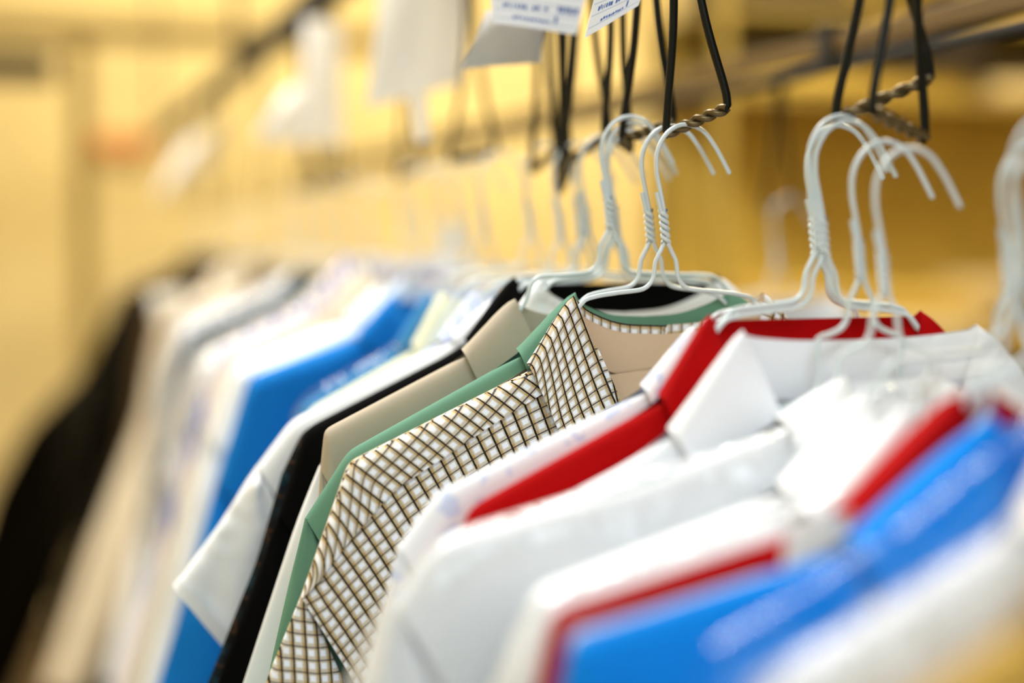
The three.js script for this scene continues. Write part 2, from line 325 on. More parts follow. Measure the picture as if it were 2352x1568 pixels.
    const O = [[0, yb - 0.045, -zb - 0.007], [o.N[0] * 0.5, yb - 0.043, -zb - 0.007], [o.N[0] * 0.86, lerp(yb - 0.04, o.N[1], 0.7), -th - 0.004], [o.N[0] - 0.002, o.N[1] + 0.004, -th * 0.2], [o.N[0] - 0.003, o.N[1] - 0.002, th + 0.005], [lerp(o.N[0], o.cp[0], 0.4), lerp(o.N[1], o.cp[1], 0.48), th + 0.0075], [lerp(o.N[0], o.cp[0], 0.8), lerp(o.N[1], o.cp[1], 0.85), th + 0.008], [o.cp[0], o.cp[1], th + 0.008]];
    const cf = new THREE.CatmullRomCurve3(F.map(V3), false, 'catmullrom', 0.5), co = new THREE.CatmullRomCurve3(O.map(V3), false, 'catmullrom', 0.5);
    const Ff = [], Oo = []; for (let k = 0; k < n; k++) { Ff.push(cf.getPoint(k / (n - 1))); Oo.push(co.getPoint(k / (n - 1))); }
    const L = [0]; for (let k = 1; k < n; k++) L.push(L[k - 1] + Ff[k].distanceTo(Ff[k - 1]));
    const at = (j) => (j < n ? [n - 1 - j, 1] : [j - n + 1, -1]), nn = 2 * n - 1;
    mesh('collar', sheet(nn, 12, (u, v, j) => {
      const [k, sg] = at(j), f = Ff[k], e = Oo[k], w = f.distanceTo(e), back = 1 - smooth((k / (n - 1) - 0.35) / 0.2);
      const out = 0.0035 * Math.sin(Math.PI * Math.pow(v, 0.6));
      const x = lerp(f.x, e.x, v) - out * (1 - back) * 0.8, y = lerp(f.y, e.y, v) + out * 0.3, z = lerp(f.z, e.z, Math.pow(v, 0.7)) + out * (back ? -back : 1);
      return [sg * x, y, z, sg * (v * w), sg * L[k]];
    }, true), M.collar, t);
    mesh('collar_stand', sheet(nn, 5, (u, v, j) => {
      const [k, sg] = at(j), f = Ff[k], fr = smooth((k / (n - 1) - 0.5) / 0.15), h = 0.034 * (1 - 0.6 * fr);
      return [sg * (f.x * (1 - 0.05 * v * (1 - fr)) - 0.010 * v * fr), f.y - h * v, f.z + 0.0016 * (1 - fr) * Math.sin(Math.PI * v) + lerp(0.0005, -0.004 * v - 0.001, fr), sg * L[k], v * h];
    }, false), M.lining, t);
    if (o.rim) {                                             // the leaf's cloth rolls a little over the fold at the back and sides
      const nr = Math.floor(n * 0.50);
      mesh('collar_edge', sheet(2 * nr - 1, 3, (u, v, j) => {
        const [k, sg] = j < nr ? [nr - 1 - j, 1] : [j - nr + 1, -1], f = Ff[k], lim = 1 - 0.85 * smooth((k / nr - 0.75) / 0.25);
        return [sg * f.x * (1 - 0.012 * lim), f.y - o.rim * lim * v + 0.0004, f.z + 0.0014 * lim, sg * v * o.rim, sg * L[k]];
      }, false), M.collar, t);
    }
    if (o.liningPanel) mesh('yoke_lining', sheet(25, 12, (u, v) => {
      const x = lerp(-1, 1, u), w = lerp(0.068, 0.13, smooth(v * 1.4)), y = lerp(yb - 0.028, yb - 0.16, v);
      return [x * w, y - 0.006 * Math.abs(x) * (1 - v), -lerp(zb - 0.003, th * 0.6, smooth(v * 1.6)) * (1 - 0.25 * x * x) + 0.0012 * noise.noise(x * 3, v * 4, 2), x * w, y];
    }, false), M.lining, t);
  }
  if (o.buttons) {
    const bm = new THREE.MeshPhysicalMaterial({ color: o.buttons, roughness: 0.3, clearcoat: 0.5 });
    mesh('placket', sheet(5, 30, (u, v) => { const y = lerp(o.vb - 0.004, o.hem, v); return [lerp(-0.016, 0.016, u), y, th + 0.006 * smooth((o.vb - y) / 0.3) + 0.004 + o.amp, u * 0.032, y]; }, false), M.body, t);
    const bg = new THREE.CylinderGeometry(0.0055, 0.0055, 0.0025, 18); bg.rotateX(Math.PI / 2);
    for (let k = 0; k < 5; k++) { const y = o.vb - 0.02 - k * 0.09, b = mesh('button', bg, bm, t); b.position.set(0, y, th + 0.006 * smooth((o.vb - y) / 0.3) + 0.0055 + o.amp); }
  }
  return t;
}
// a thin plastic cover drawn over a garment, from the hanger's neck down
function cover(opt) {
  const o = { ...DEF, hem: -1.0, top: -0.03, grow: 0.010, wr: 0.004, ...opt }, t = thing('plastic_cover', o.label, 'plastic cover', [o.u ?? ROW, EYE, -o.s], 'plastic covers in the main row');
  const g = o.grow, ph = rr(0, 9), half = resample([[-0.003, o.top], [-0.012, o.top - 0.012], [o.peak[0], o.peak[1] + g], [o.N[0] * 0.98, o.N[1] + g * 1.3], [o.T[0] - g * 0.6, o.T[1] + g], [o.A[0] - g * 1.2, o.A[1]], ...o.sl.slice(0, 1).map((p) => [p[0] - g, p[1]])], 40, 2);
  const all = [...half.slice().reverse(), ...half.map((p) => [-p[0], p[1]])], n = all.length;
  for (const side of [1, -1]) mesh(side > 0 ? 'front_film' : 'back_film', sheet(n, 60, (a, v, i) => {
    const P = all[i], k = Math.pow(v, 1.7), bx = P[0] * (1 + 0.25 * k) , x = bx, y = lerp(P[1], o.hem, k), d = k * (P[1] - o.hem);
    const w = 1 - 2 * Math.abs(noise.noise(x * 26 + ph, y * 9, side * 3)), w2 = noise.noise(x * 60 + y * 30, y * 24 - x * 20 + ph, side * 5);
    const z = side * ((o.th + 0.010) * Math.sqrt(1 - (1 - clamp(d / 0.03)) ** 2) + 0.012 * smooth(d / 0.35) + smooth(d / 0.03) * (o.wr * w + o.wr * 0.5 * w2));
    return [x + 0.003 * w2, y, z, x, y];
  }, side < 0), o.film ?? film, t);
  return t;
}

const W = (hex, o) => cloth(hex, o);
const checkCloth = cloth(0xffffff, { map: checkMap, bump: 0.0001 }), tanLining = cloth(0xcdb497);
const white1 = cloth(0xeceef2), white2 = cloth(0xe6e9f0), cream1 = cloth(0xe8dfcc), paleBlue = cloth(0xd3e0f0);
const red1 = cloth(0xa00406, { spec: 0.15 }), azure = cloth(0x0a7fe0, { spec: 0.25 }), azure2 = cloth(0x1478cc, { spec: 0.25 }), denim = cloth(0x3b7fb8), green = cloth(0x618c77), beige = cloth(0xb6aa98), black = cloth(0x050505, { spec: 0.1 }), navy = cloth(0x14303e);
const lav = cloth(0xffffff, { map: stripeMap(0xe9ecf6, [[0.1, 0.42, 0xbccaf0], [0.55, 0.68, 0x9db0e6]], 0.018) });
const lav2 = cloth(0xffffff, { map: stripeMap(0xe8e6ee, [[0.05, 0.4, 0x7f86c8], [0.6, 0.66, 0xc07a88]], 0.03) });
const paleYellow = cloth(0xe8e9cc), plaid = cloth(0xffffff, { map: plaidMap });
const blueSpot = (() => { const t = data(128, 128, (x, y) => { const k = noise.noise(x * 0.06, y * 0.06, 2) + 0.5 * noise.noise(x * 0.17, y * 0.17, 8); return k > 0.28 ? [200, 213, 242] : [233, 236, 244]; }, true); t.repeat.set(1 / 0.12, 1 / 0.12); return cloth(0xffffff, { map: t }); })();

// the check shirt in focus
const creases = (x, y) => 0.0035 * Math.exp(-(((x + 0.176 + 0.35 * (y + 0.21)) / 0.010) ** 2)) * smooth((-0.165 - y) / 0.03) - 0.004 * Math.exp(-(((x + 0.162 + 0.35 * (y + 0.21)) / 0.008) ** 2)) * smooth((-0.165 - y) / 0.03) + 0.0016 * noise.noise(x * 40, y * 22, 4);
garment({ s: 0.853, u: 0.389, name: 'check_shirt', label: 'sharp beige shirt with small black and white check, tan inside the collar', fine: 1.7, body: checkCloth, collar: checkCloth, lining: tanLining, yoke: checkCloth, seam: [[-0.0915, -0.0995], [-0.1301, -0.1210], [-0.1697, -0.1447], [-0.1897, -0.1578], [-0.2150, -0.1842], [-0.2435, -0.2185]], yokeTurn: 0.32, frontTurn: 0.26,
  N: [-0.096, -0.0851], T: [-0.2145, -0.1385], A: [-0.2449, -0.2203], sl: [[-0.2668, -0.2719], [-0.311, -0.40], [-0.41, -0.70]], peak: [-0.0665, -0.0417], yb: -0.060, vb: -0.18, cp: [-0.066, -0.160], rim: 0.006, liningPanel: true, crease: creases, amp: 0.0018, th: 0.0085, buttons: 0xd9cfc0, back: tanLining });
hanger(0.386, -0.0057, 0.853, 0.03, 0.03, 'sharpest white wire hanger, carrying the check shirt', 'wire hangers in the main row');

// behind it
garment({ s: 0.876, u: 0.387, label: 'sage green shirt directly behind the check shirt', body: green, fine: 1.3, N: [-0.0935, -0.0777], T: [-0.2075, -0.1352], A: [-0.2355, -0.1764], sl: [[-0.2526, -0.2442], [-0.268, -0.31], [-0.36, -0.62]], peak: [-0.0551, -0.0405], yb: -0.055, vb: -0.17, cp: [-0.07, -0.15], amp: 0.002, buttons: 0x88a898 });
hanger(0.3855, -0.0052, 0.876, 0.02, 0.03, 'white wire hanger just left of the sharpest one, carrying the green shirt', 'wire hangers in the main row');
garment({ s: 0.915, u: 0.388, label: 'grey beige shirt behind the green shirt', body: beige, fine: 1.2, N: [-0.1199, -0.0803], T: [-0.2163, -0.1263], A: [-0.2195, -0.1534], sl: [[-0.2211, -0.1735], [-0.2235, -0.22], [-0.24, -0.36], [-0.30, -0.6]], peak: [-0.0844, -0.0462], yb: -0.060, vb: -0.18, cp: [-0.085, -0.16], amp: 0.002, buttons: 0x9c9080 });
hanger(0.372, 0.004, 0.915, -0.02, 0.02, 'white wire hanger carrying the grey beige shirt', 'wire hangers in the main row');
garment({ s: 0.942, label: 'plain white shirt between the beige shirt and the black jacket', body: white1, N: [-0.10, -0.075], T: [-0.212, -0.128], A: [-0.227, -0.155], sl: [[-0.241, -0.186], [-0.280, -0.298], [-0.38, -0.60]], peak: [-0.069, -0.034], yb: -0.056, vb: -0.16, cp: [-0.07, -0.14], amp: 0.002, sleeveW: 0.10 });
hanger(0.386, 0.002, 0.942, 0.03, 0.02, 'white wire hanger carrying the plain white shirt before the black jacket', 'wire hangers in the main row');
garment({ s: 0.970, name: 'jacket', category: 'jacket', label: 'black jacket with a deep black collar behind the beige shirt', body: black, N: [-0.1144, -0.0774], T: [-0.2319, -0.1333], A: [-0.2506, -0.1914], sl: [[-0.2937, -0.3059], [-0.40, -0.60]], peak: [-0.0784, -0.0343], yb: -0.036, vb: -0.22, cp: [-0.09, -0.18], amp: 0.002, sleeveW: 0.12 });
hanger(0.400, -0.001, 0.970, -0.02, 0.03, 'white wire hanger carrying the black jacket', 'wire hangers in the main row');
garment({ s: 0.990, label: 'dark plaid shirt just showing behind the black jacket', body: plaid, N: [-0.10, -0.08], T: [-0.230, -0.137], A: [-0.245, -0.167], sl: [[-0.263, -0.227], [-0.302, -0.32], [-0.36, -0.50]], peak: [-0.065, -0.042], amp: 0.001 });
hanger(0.404, -0.004, 0.99, 0.01, 0.02, 'white wire hanger carrying the dark plaid shirt', 'wire hangers in the main row');
garment({ s: 1.035, name: 'short_sleeve_shirt', label: 'white short sleeved shirt with a wide stiff sleeve beside the black jacket', body: white1, collar: white2, N: [-0.1053, -0.0790], T: [-0.2300, -0.1350], A: [-0.2560, -0.1680], sl: [[-0.285, -0.211], [-0.3169, -0.2523]], cuffIn: [-0.262, -0.325], peak: [-0.07, -0.05], amp: 0.002, cuff: true, th: 0.012 });
hanger(0.402, 0.0, 1.035, 0.02, 0.02, 'white wire hanger carrying the white short sleeved shirt', 'wire hangers in the main row');
garment({ s: 1.065, label: 'lavender blue striped shirt behind the white short sleeved shirt', body: lav, N: [-0.107, -0.082], T: [-0.208, -0.136], A: [-0.224, -0.165], sl: [[-0.246, -0.22], [-0.275, -0.311], [-0.36, -0.6]], peak: [-0.079, -0.047], amp: 0.002 });
hanger(0.408, -0.004, 1.065, 0.01, 0.02, 'white wire hanger carrying the lavender striped shirt', 'wire hangers in the main row');
garment({ s: 1.105, label: 'pale yellow shirt behind the lavender striped shirt', body: paleYellow, N: [-0.118, -0.090], T: [-0.204, -0.136], A: [-0.218, -0.172], sl: [[-0.240, -0.25], [-0.28, -0.36], [-0.37, -0.62]], peak: [-0.094, -0.049], amp: 0.002 });
hanger(0.40, -0.003, 1.09, -0.02, 0.02, 'white wire hanger carrying the pale yellow shirt', 'wire hangers in the main row');
garment({ s: 1.17, label: 'denim blue shirt in the middle of the row, its collar standing open', body: denim, N: [-0.115, -0.092], T: [-0.200, -0.140], A: [-0.212, -0.185], sl: [[-0.235, -0.30], [-0.27, -0.42], [-0.34, -0.66]], peak: [-0.088, -0.052], amp: 0.003 });
cover({ s: 1.165, label: 'clear plastic cover over the denim blue shirt', N: [-0.115, -0.092], T: [-0.200, -0.138], A: [-0.212, -0.185], sl: [[-0.235, -0.30]], peak: [-0.088, -0.054], grow: 0.005, film: thinFilm });
hanger(0.402, 0.0, 1.17, 0.03, 0.03, 'white wire hanger carrying the denim blue shirt', 'wire hangers in the main row');
garment({ s: 1.30, label: 'bright blue shirt with a broad blue shoulder left of the denim shirt', body: azure2, N: [-0.121, -0.093], T: [-0.225, -0.128], A: [-0.255, -0.221], sl: [[-0.296, -0.3585], [-0.39, -0.66]], peak: [-0.087, -0.058], yb: -0.07, amp: 0.004, th: 0.014 });
hanger(0.40, 0.0, 1.30, -0.02, 0.02, 'white wire hanger carrying the bright blue shirt in the middle of the row', 'wire hangers in the main row');
garment({ s: 1.36, label: 'pale blue white shirt directly behind the bright blue shirt', body: paleBlue, N: [-0.10, -0.083], T: [-0.212, -0.13], A: [-0.243, -0.20], sl: [[-0.29, -0.36], [-0.37, -0.62]], peak: [-0.064, -0.045], amp: 0.003 });
hanger(0.396, -0.002, 1.36, 0.01, 0.02, 'white wire hanger carrying the pale blue white shirt', 'wire hangers in the main row');
garment({ s: 1.45, label: 'white shirt with a long pale sleeve left of the bright blue shirt', body: white1, N: [-0.102, -0.088], T: [-0.219, -0.132], A: [-0.246, -0.202], sl: [[-0.275, -0.30], [-0.315, -0.45], [-0.39, -0.72]], peak: [-0.068, -0.055], yb: -0.05, amp: 0.004, th: 0.016 });
hanger(0.40, 0.0, 1.45, 0.02, 0.02, 'white wire hanger carrying the white shirt left of the bright blue one', 'wire hangers in the main row');
garment({ s: 1.56, label: 'cream shirt between two white shirts, thin edge showing', body: cream1, N: [-0.10, -0.083], T: [-0.212, -0.132], A: [-0.24, -0.21], peak: [-0.062, -0.038], amp: 0.003 });
hanger(0.404, 0.0, 1.56, 0.01, 0.02, 'white wire hanger carrying the cream shirt between two white shirts', 'wire hangers in the main row');
garment({ s: 1.66, label: 'violet and white patterned shirt far behind, violet collar showing', body: lav2, N: [-0.097, -0.076], T: [-0.205, -0.130], A: [-0.24, -0.21], peak: [-0.058, -0.026], yb: -0.030, amp: 0.004 });
hanger(0.41, 0.005, 1.66, 0.0, 0.02, 'white wire hanger carrying the violet patterned shirt', 'wire hangers in the main row');
garment({ s: 1.80, label: 'cream shirt just in front of the dark navy one', body: cream1, N: [-0.098, -0.095], T: [-0.215, -0.150], A: [-0.245, -0.23], sl: [[-0.262, -0.33], [-0.295, -0.46], [-0.36, -0.75]], peak: [-0.06, -0.06], amp: 0.004 });
hanger(0.4, -0.012, 1.8, 0.01, 0.02, 'white wire hanger carrying the cream shirt before the navy jacket', 'wire hangers in the main row');
cover({ s: 1.78, label: 'crumpled glittering plastic cover left of the long pale sleeve', N: [-0.098, -0.095], T: [-0.222, -0.150], A: [-0.255, -0.23], sl: [[-0.275, -0.33]], peak: [-0.06, -0.06], th: 0.022, grow: 0.008, wr: 0.012, hem: -1.0, top: -0.05, film: crumpled });
garment({ s: 1.95, name: 'jacket', category: 'jacket', label: 'dark navy jacket with one narrow shoulder showing far behind', body: navy, N: [-0.09, -0.077], T: [-0.215, -0.128], A: [-0.236, -0.17], sl: [[-0.25, -0.25], [-0.27, -0.40], [-0.33, -0.7]], peak: [-0.06, -0.045], amp: 0.003, hem: -0.85 });
hanger(0.40, 0.0, 1.95, 0.02, 0.02, 'white wire hanger carrying the dark navy jacket', 'wire hangers in the main row');
garment({ s: 2.12, label: 'white shirt in crumpled plastic far down the row', body: white2, N: [-0.09, -0.088], T: [-0.205, -0.132], A: [-0.232, -0.20], sl: [[-0.25, -0.30], [-0.286, -0.50], [-0.34, -0.75]], peak: [-0.05, -0.058], yb: -0.062, amp: 0.005, th: 0.02 });
cover({ s: 2.11, label: 'crumpled shiny plastic cover over the white shirt far down the row', N: [-0.09, -0.088], T: [-0.212, -0.130], A: [-0.24, -0.2], sl: [[-0.255, -0.30]], peak: [-0.05, -0.058], th: 0.03, grow: 0.010, wr: 0.014, hem: -1.1, top: -0.05, film: crumpled });
hanger(0.40, 0.0, 2.12, 0.02, 0.02, 'white wire hanger carrying the far white shirt in crumpled plastic', 'wire hangers in the main row');
garment({ s: 2.30, name: 'coat', category: 'coat', label: 'taupe coat far down the row beside crumpled plastic', body: cloth(0x6a5838), N: [-0.095, -0.08], T: [-0.21, -0.13], A: [-0.235, -0.215], sl: [[-0.26, -0.40], [-0.30, -0.80]], hem: -1.1, amp: 0.005, th: 0.02 });
hanger(0.4, -0.004, 2.3, 0.01, 0.02, 'white wire hanger carrying the taupe coat', 'wire hangers in the main row');
garment({ s: 2.45, label: 'white shirt far down the row with a bright shiny shoulder', body: white1, N: [-0.08, -0.088], T: [-0.18, -0.138], A: [-0.20, -0.215], sl: [[-0.215, -0.30], [-0.25, -0.45], [-0.32, -0.75]], amp: 0.005, th: 0.02, peak: [-0.05, -0.06], yb: -0.065 });
cover({ s: 2.44, label: 'shiny plastic cover left of the dark navy jacket', N: [-0.08, -0.092], T: [-0.185, -0.140], A: [-0.205, -0.215], sl: [[-0.220, -0.33]], peak: [-0.05, -0.066], th: 0.03, grow: 0.012, wr: 0.014, hem: -1.1, top: -0.06, film: crumpled });
hanger(0.40, 0.0, 2.45, 0.02, 0.02, 'white wire hanger carrying the far white shirt with the shiny shoulder', 'wire hangers in the main row');
garment({ s: 2.90, name: 'coat', category: 'coat', label: 'long cream coat far down the row, next to the dark suit', body: cloth(0xd8cab0), N: [-0.09, -0.105], T: [-0.185, -0.165], A: [-0.205, -0.25], sl: [[-0.222, -0.354], [-0.33, -0.62], [-0.421, -0.881]], hem: -1.25, amp: 0.005, th: 0.03, peak: [-0.07, -0.075] });
hanger(0.4, -0.03, 2.9, 0.01, 0.02, 'white wire hanger carrying the long cream coat', 'wire hangers in the main row');
garment({ s: 3.15, name: 'coat', category: 'coat', label: 'brown coat between the cream coat and the dark suit', body: cloth(0x3a2a12), N: [-0.09, -0.085], T: [-0.20, -0.14], A: [-0.22, -0.23], sl: [[-0.24, -0.40], [-0.33, -0.8]], hem: -1.2, amp: 0.005, th: 0.03 });
hanger(0.4, -0.02, 3.15, 0.01, 0.02, 'white wire hanger carrying the brown coat', 'wire hangers in the main row');
garment({ s: 3.80, name: 'suit_jacket', category: 'jacket', label: 'dark brown black suit jacket at the far left end of the row', body: cloth(0x070501, { spec: 0.05 }), N: [-0.08, -0.092], T: [-0.214, -0.146], A: [-0.264, -0.25], sl: [[-0.345, -0.42], [-0.44, -0.62], [-0.56, -0.95], [-0.62, -1.15]], hem: -1.3, bw: 0.36, amp: 0.006, th: 0.05, peak: [-0.03, -0.045], yb: -0.05, sleeveW: 0.16 });
cover({ s: 3.80, label: 'tan tinted plastic cover over the dark suit jacket', N: [-0.08, -0.095], T: [-0.235, -0.145], A: [-0.30, -0.26], sl: [[-0.34, -0.36]], th: 0.06, grow: 0.02, wr: 0.012, hem: -1.35, peak: [-0.03, -0.03], film: thinFilm });
garment({ s: 4.35, name: 'coat', category: 'coat', label: 'black coat behind the suit jacket at the far left edge', body: cloth(0x060402, { spec: 0.05 }), N: [-0.10, -0.22], T: [-0.24, -0.30], A: [-0.32, -0.42], sl: [[-0.46, -0.56], [-0.56, -0.75], [-0.68, -1.15]], hem: -1.3, bw: 0.42, amp: 0.006, th: 0.06, peak: [-0.05, -0.19], yb: -0.2, sleeveW: 0.18 });
hanger(0.4, -0.15, 4.35, 0.01, 0.02, 'white wire hanger carrying the black coat at the far left edge', 'wire hangers in the main row');
hanger(0.40, -0.01, 3.80, 0.0, 0.02, 'white wire hanger carrying the dark suit jacket', 'wire hangers in the main row');

// in front of it
garment({ s: 0.757, u: 0.41, label: 'white shirt with pale blue print between the check shirt and the red shirt', body: blueSpot, N: [-0.0804, -0.0905], T: [-0.205, -0.1420], A: [-0.228, -0.172], sl: [[-0.245, -0.24], [-0.29, -0.38], [-0.36, -0.6]], peak: [-0.049, -0.056], yb: -0.066, amp: 0.002 });
hanger(0.441, -0.012, 0.757, 0.02, 0.03, 'white wire hanger carrying the white shirt with pale blue print', 'wire hangers in the main row');
garment({ s: 0.730, u: 0.427, label: 'red shirt with a broad red shoulder band in front of the check shirt', body: red1, N: [-0.0985, -0.0930], T: [-0.2110, -0.1468], A: [-0.228, -0.19], sl: [[-0.24, -0.26], [-0.27, -0.38], [-0.35, -0.6]], peak: [-0.068, -0.0485], yb: -0.049, vb: -0.20, cp: [-0.075, -0.17], amp: 0.002, zb: 0.012 });
hanger(0.427, -0.0088, 0.730, 0.02, 0.03, 'blurred white wire hanger carrying the red shirt nearest the check shirt', 'wire hangers in the main row');
hanger(0.430, -0.0120, 0.728, -0.01, 0.03, 'blurred white wire hanger touching the one that carries the red shirt', 'wire hangers in the main row');
garment({ s: 0.700, u: 0.438, label: 'white shirt with a wide open collar in front of the red shirt', body: white2, N: [-0.1165, -0.1075], mid: [[-0.148, -0.124], [-0.178, -0.1375]], T: [-0.226, -0.160], A: [-0.25, -0.205], sl: [[-0.262, -0.26], [-0.29, -0.36], [-0.36, -0.6]], peak: [-0.0742, -0.0548], yb: -0.060, vb: -0.18, cp: [-0.085, -0.165], amp: 0.003 });
hanger(0.437, -0.025, 0.700, 0.02, 0.03, 'blurred white wire hanger carrying the white shirt with open collar', 'wire hangers in the main row', [-0.030, -0.085]);
garment({ s: 0.665, u: 0.43, label: 'white shirt under plastic with a pale shoulder reaching furthest left in front', body: white1, N: [-0.062, -0.100], mid: [[-0.138, -0.127]], T: [-0.250, -0.151], A: [-0.272, -0.180], sl: [[-0.285, -0.215], [-0.31, -0.33], [-0.38, -0.58]], peak: [-0.024, -0.078], yb: -0.08, amp: 0.003, th: 0.012 });
hanger(0.430, -0.031, 0.665, 0.0, 0.03, 'blurred white wire hanger with its hook end furthest right on the double loop', 'wire hangers in the main row', [-0.024, -0.085]);
cover({ s: 0.660, u: 0.43, label: 'hazy plastic cover over the front white shirt, reaching furthest left', N: [-0.062, -0.108], T: [-0.250, -0.153], A: [-0.275, -0.182], sl: [[-0.29, -0.215]], peak: [-0.022, -0.088], top: -0.080, grow: 0.006, hem: -0.95, film: milkFilm, wr: 0.006 });
garment({ s: 0.620, u: 0.43, label: 'white shirt between the plastic covers in front', body: white1, N: [-0.085, -0.126], T: [-0.215, -0.164], A: [-0.24, -0.22], peak: [-0.04, -0.080], yb: -0.085, amp: 0.003 });
hanger(0.475, -0.03, 0.62, 0.02, 0.03, 'much blurred white wire hanger at the right edge, behind the nearest blue shirt', 'wire hangers in the main row');
garment({ s: 0.585, u: 0.43, label: 'white shirt just behind the near dark red shirt', body: white1, N: [-0.09, -0.132], T: [-0.222, -0.166], A: [-0.245, -0.215], peak: [-0.04, -0.085], yb: -0.09, amp: 0.003 });
hanger(0.455, -0.035, 0.585, 0.01, 0.02, 'much blurred white wire hanger carrying the white shirt behind the near red one', 'wire hangers in the main row');
cover({ s: 0.580, u: 0.43, label: 'hazy plastic cover just behind the near dark red shirt', N: [-0.09, -0.130], T: [-0.225, -0.163], A: [-0.25, -0.215], peak: [-0.035, -0.092], top: -0.085, grow: 0.006, hem: -0.95, film: milkFilm, wr: 0.006 });
hanger(0.448, -0.02, 0.575, -0.02, 0.03, 'much blurred white wire hanger at the right edge beside the blue collar', 'wire hangers in the main row');
garment({ s: 0.545, label: 'near dark red shirt showing as a thin edge behind the bright blue shirt', body: red1, N: [-0.068, -0.125], T: [-0.203, -0.155], A: [-0.212, -0.20], sl: [[-0.22, -0.27], [-0.25, -0.4], [-0.33, -0.6]], peak: [-0.007, -0.073], yb: -0.075, vb: -0.2, cp: [-0.05, -0.18], amp: 0.002 });
hanger(0.44, -0.03, 0.545, 0.01, 0.02, 'much blurred white wire hanger carrying the near dark red shirt', 'wire hangers in the main row');
garment({ s: 0.516, label: 'near bright blue shirt in the front of the row', body: azure, N: [-0.080, -0.131], T: [-0.2055, -0.1585], A: [-0.215, -0.20], sl: [[-0.222, -0.27], [-0.25, -0.4], [-0.33, -0.6]], peak: [-0.012, -0.080], yb: -0.085, vb: -0.22, cp: [-0.06, -0.19], amp: 0.003 });
cover({ s: 0.500, label: 'clear plastic cover over the near bright blue shirt', N: [-0.075, -0.128], T: [-0.16, -0.17], A: [-0.17, -0.22], sl: [[-0.18, -0.28]], peak: [-0.010, -0.085], hem: -0.95, wr: 0.003, grow: 0.004, top: -0.075, film: thinFilm });
hanger(0.428, -0.03, 0.53, 0.02, 0.02, 'much blurred white wire hanger carrying the near bright blue shirt', 'wire hangers in the main row');
garment({ s: 0.430, label: 'nearest white shirt in the bottom right corner', body: white2, N: [-0.062, -0.108], T: [-0.168, -0.158], A: [-0.180, -0.2], peak: [-0.04, -0.075], amp: 0.003 });
hanger(0.42, -0.03, 0.43, 0.01, 0.02, 'white wire hanger carrying the nearest white shirt', 'wire hangers in the main row');
cover({ s: 0.425, label: 'hazy plastic cover over the nearest white shirt', N: [-0.060, -0.106], T: [-0.170, -0.158], A: [-0.182, -0.2], sl: [[-0.20, -0.28]], grow: 0.005, peak: [-0.04, -0.07], hem: -0.95, top: -0.055, film: milkFilm });
garment({ s: 0.368, label: 'tan yellow shirt in the very bottom right corner', body: cloth(0xc09a4a), N: [-0.10, -0.118], T: [-0.19, -0.165], A: [-0.21, -0.22], peak: [-0.06, -0.09], amp: 0.003 });
hanger(0.42, -0.04, 0.368, 0.01, 0.02, 'white wire hanger carrying the tan yellow corner shirt', 'wire hangers in the main row');

// ------------------------------------------------------------------ loops over the hangers
loop(0.853, [-0.009, 0.0665, -0.012], [0.021, 0.082, 0.016], 'sharp dark wire loop with twisted bar carrying the check shirt', -0.006);
loop(0.725, [0.040, 0.067, -0.010], [0.088, 0.090, 0.012], 'blurred dark wire loop with twisted bar rising to the right, beside the red shirt', 0.062);
loop(0.700, [0.036, 0.068, 0.010], [0.086, 0.056, -0.014], 'blurred dark wire loop with twisted bar sloping down to the right', 0.064);
// [distance, middle height, half width, turn, tilt of the bar]
const backLoops = [[0.930, 0.073, 0.017, 0.3, 0.006], [0.985, 0.070, 0.014, -0.5, -0.006], [1.05, 0.067, 0.018, 0.6, 0.012], [1.10, 0.046, 0.006, 1.3, 0.010], [1.15, 0.063, 0.011, 0.9, 0.008], [1.36, 0.078, 0.022, 0.2, 0.004], [1.62, 0.072, 0.016, -0.4, 0.006], [2.05, 0.070, 0.014, 0.5, -0.004], [2.3, 0.074, 0.018, 0.2, 0.004], [2.75, 0.070, 0.018, -0.3, 0.002], [3.3, 0.072, 0.020, 0.4, 0.004], [3.8, 0.070, 0.018, 0.1, 0.003], [4.5, 0.070, 0.018, 0.5, 0.003]];
const loopWords = ['first dark loop left of the sharp wire loop', 'second dark loop left of the sharp wire loop', 'third dark loop left of the sharp wire loop', 'fourth loop left of the sharp one, hanging lowest in a narrow point', 'fifth dark loop left of the sharp wire loop', 'dark wide loop standing alone below the crumpled plastic scrap', 'blurred dark loop below the large white ticket', 'blurred dark loop just behind the tall far ticket', 'blurred dark loop left of the tall far ticket', 'faint dark loop above the cream coat', 'faint dark loop right of the suit jacket', 'faint dark loop above the suit jacket', 'faintest dark loop at the far end of the main rail'];
backLoops.forEach(([s, y, w, a, tilt], i) => loop(s, [-w * Math.cos(a) + 0.006, y - tilt, -w * Math.sin(a) - 0.002], [w * Math.cos(a) + 0.006, y + tilt, w * Math.sin(a) + 0.002], loopWords[i], 0.004));

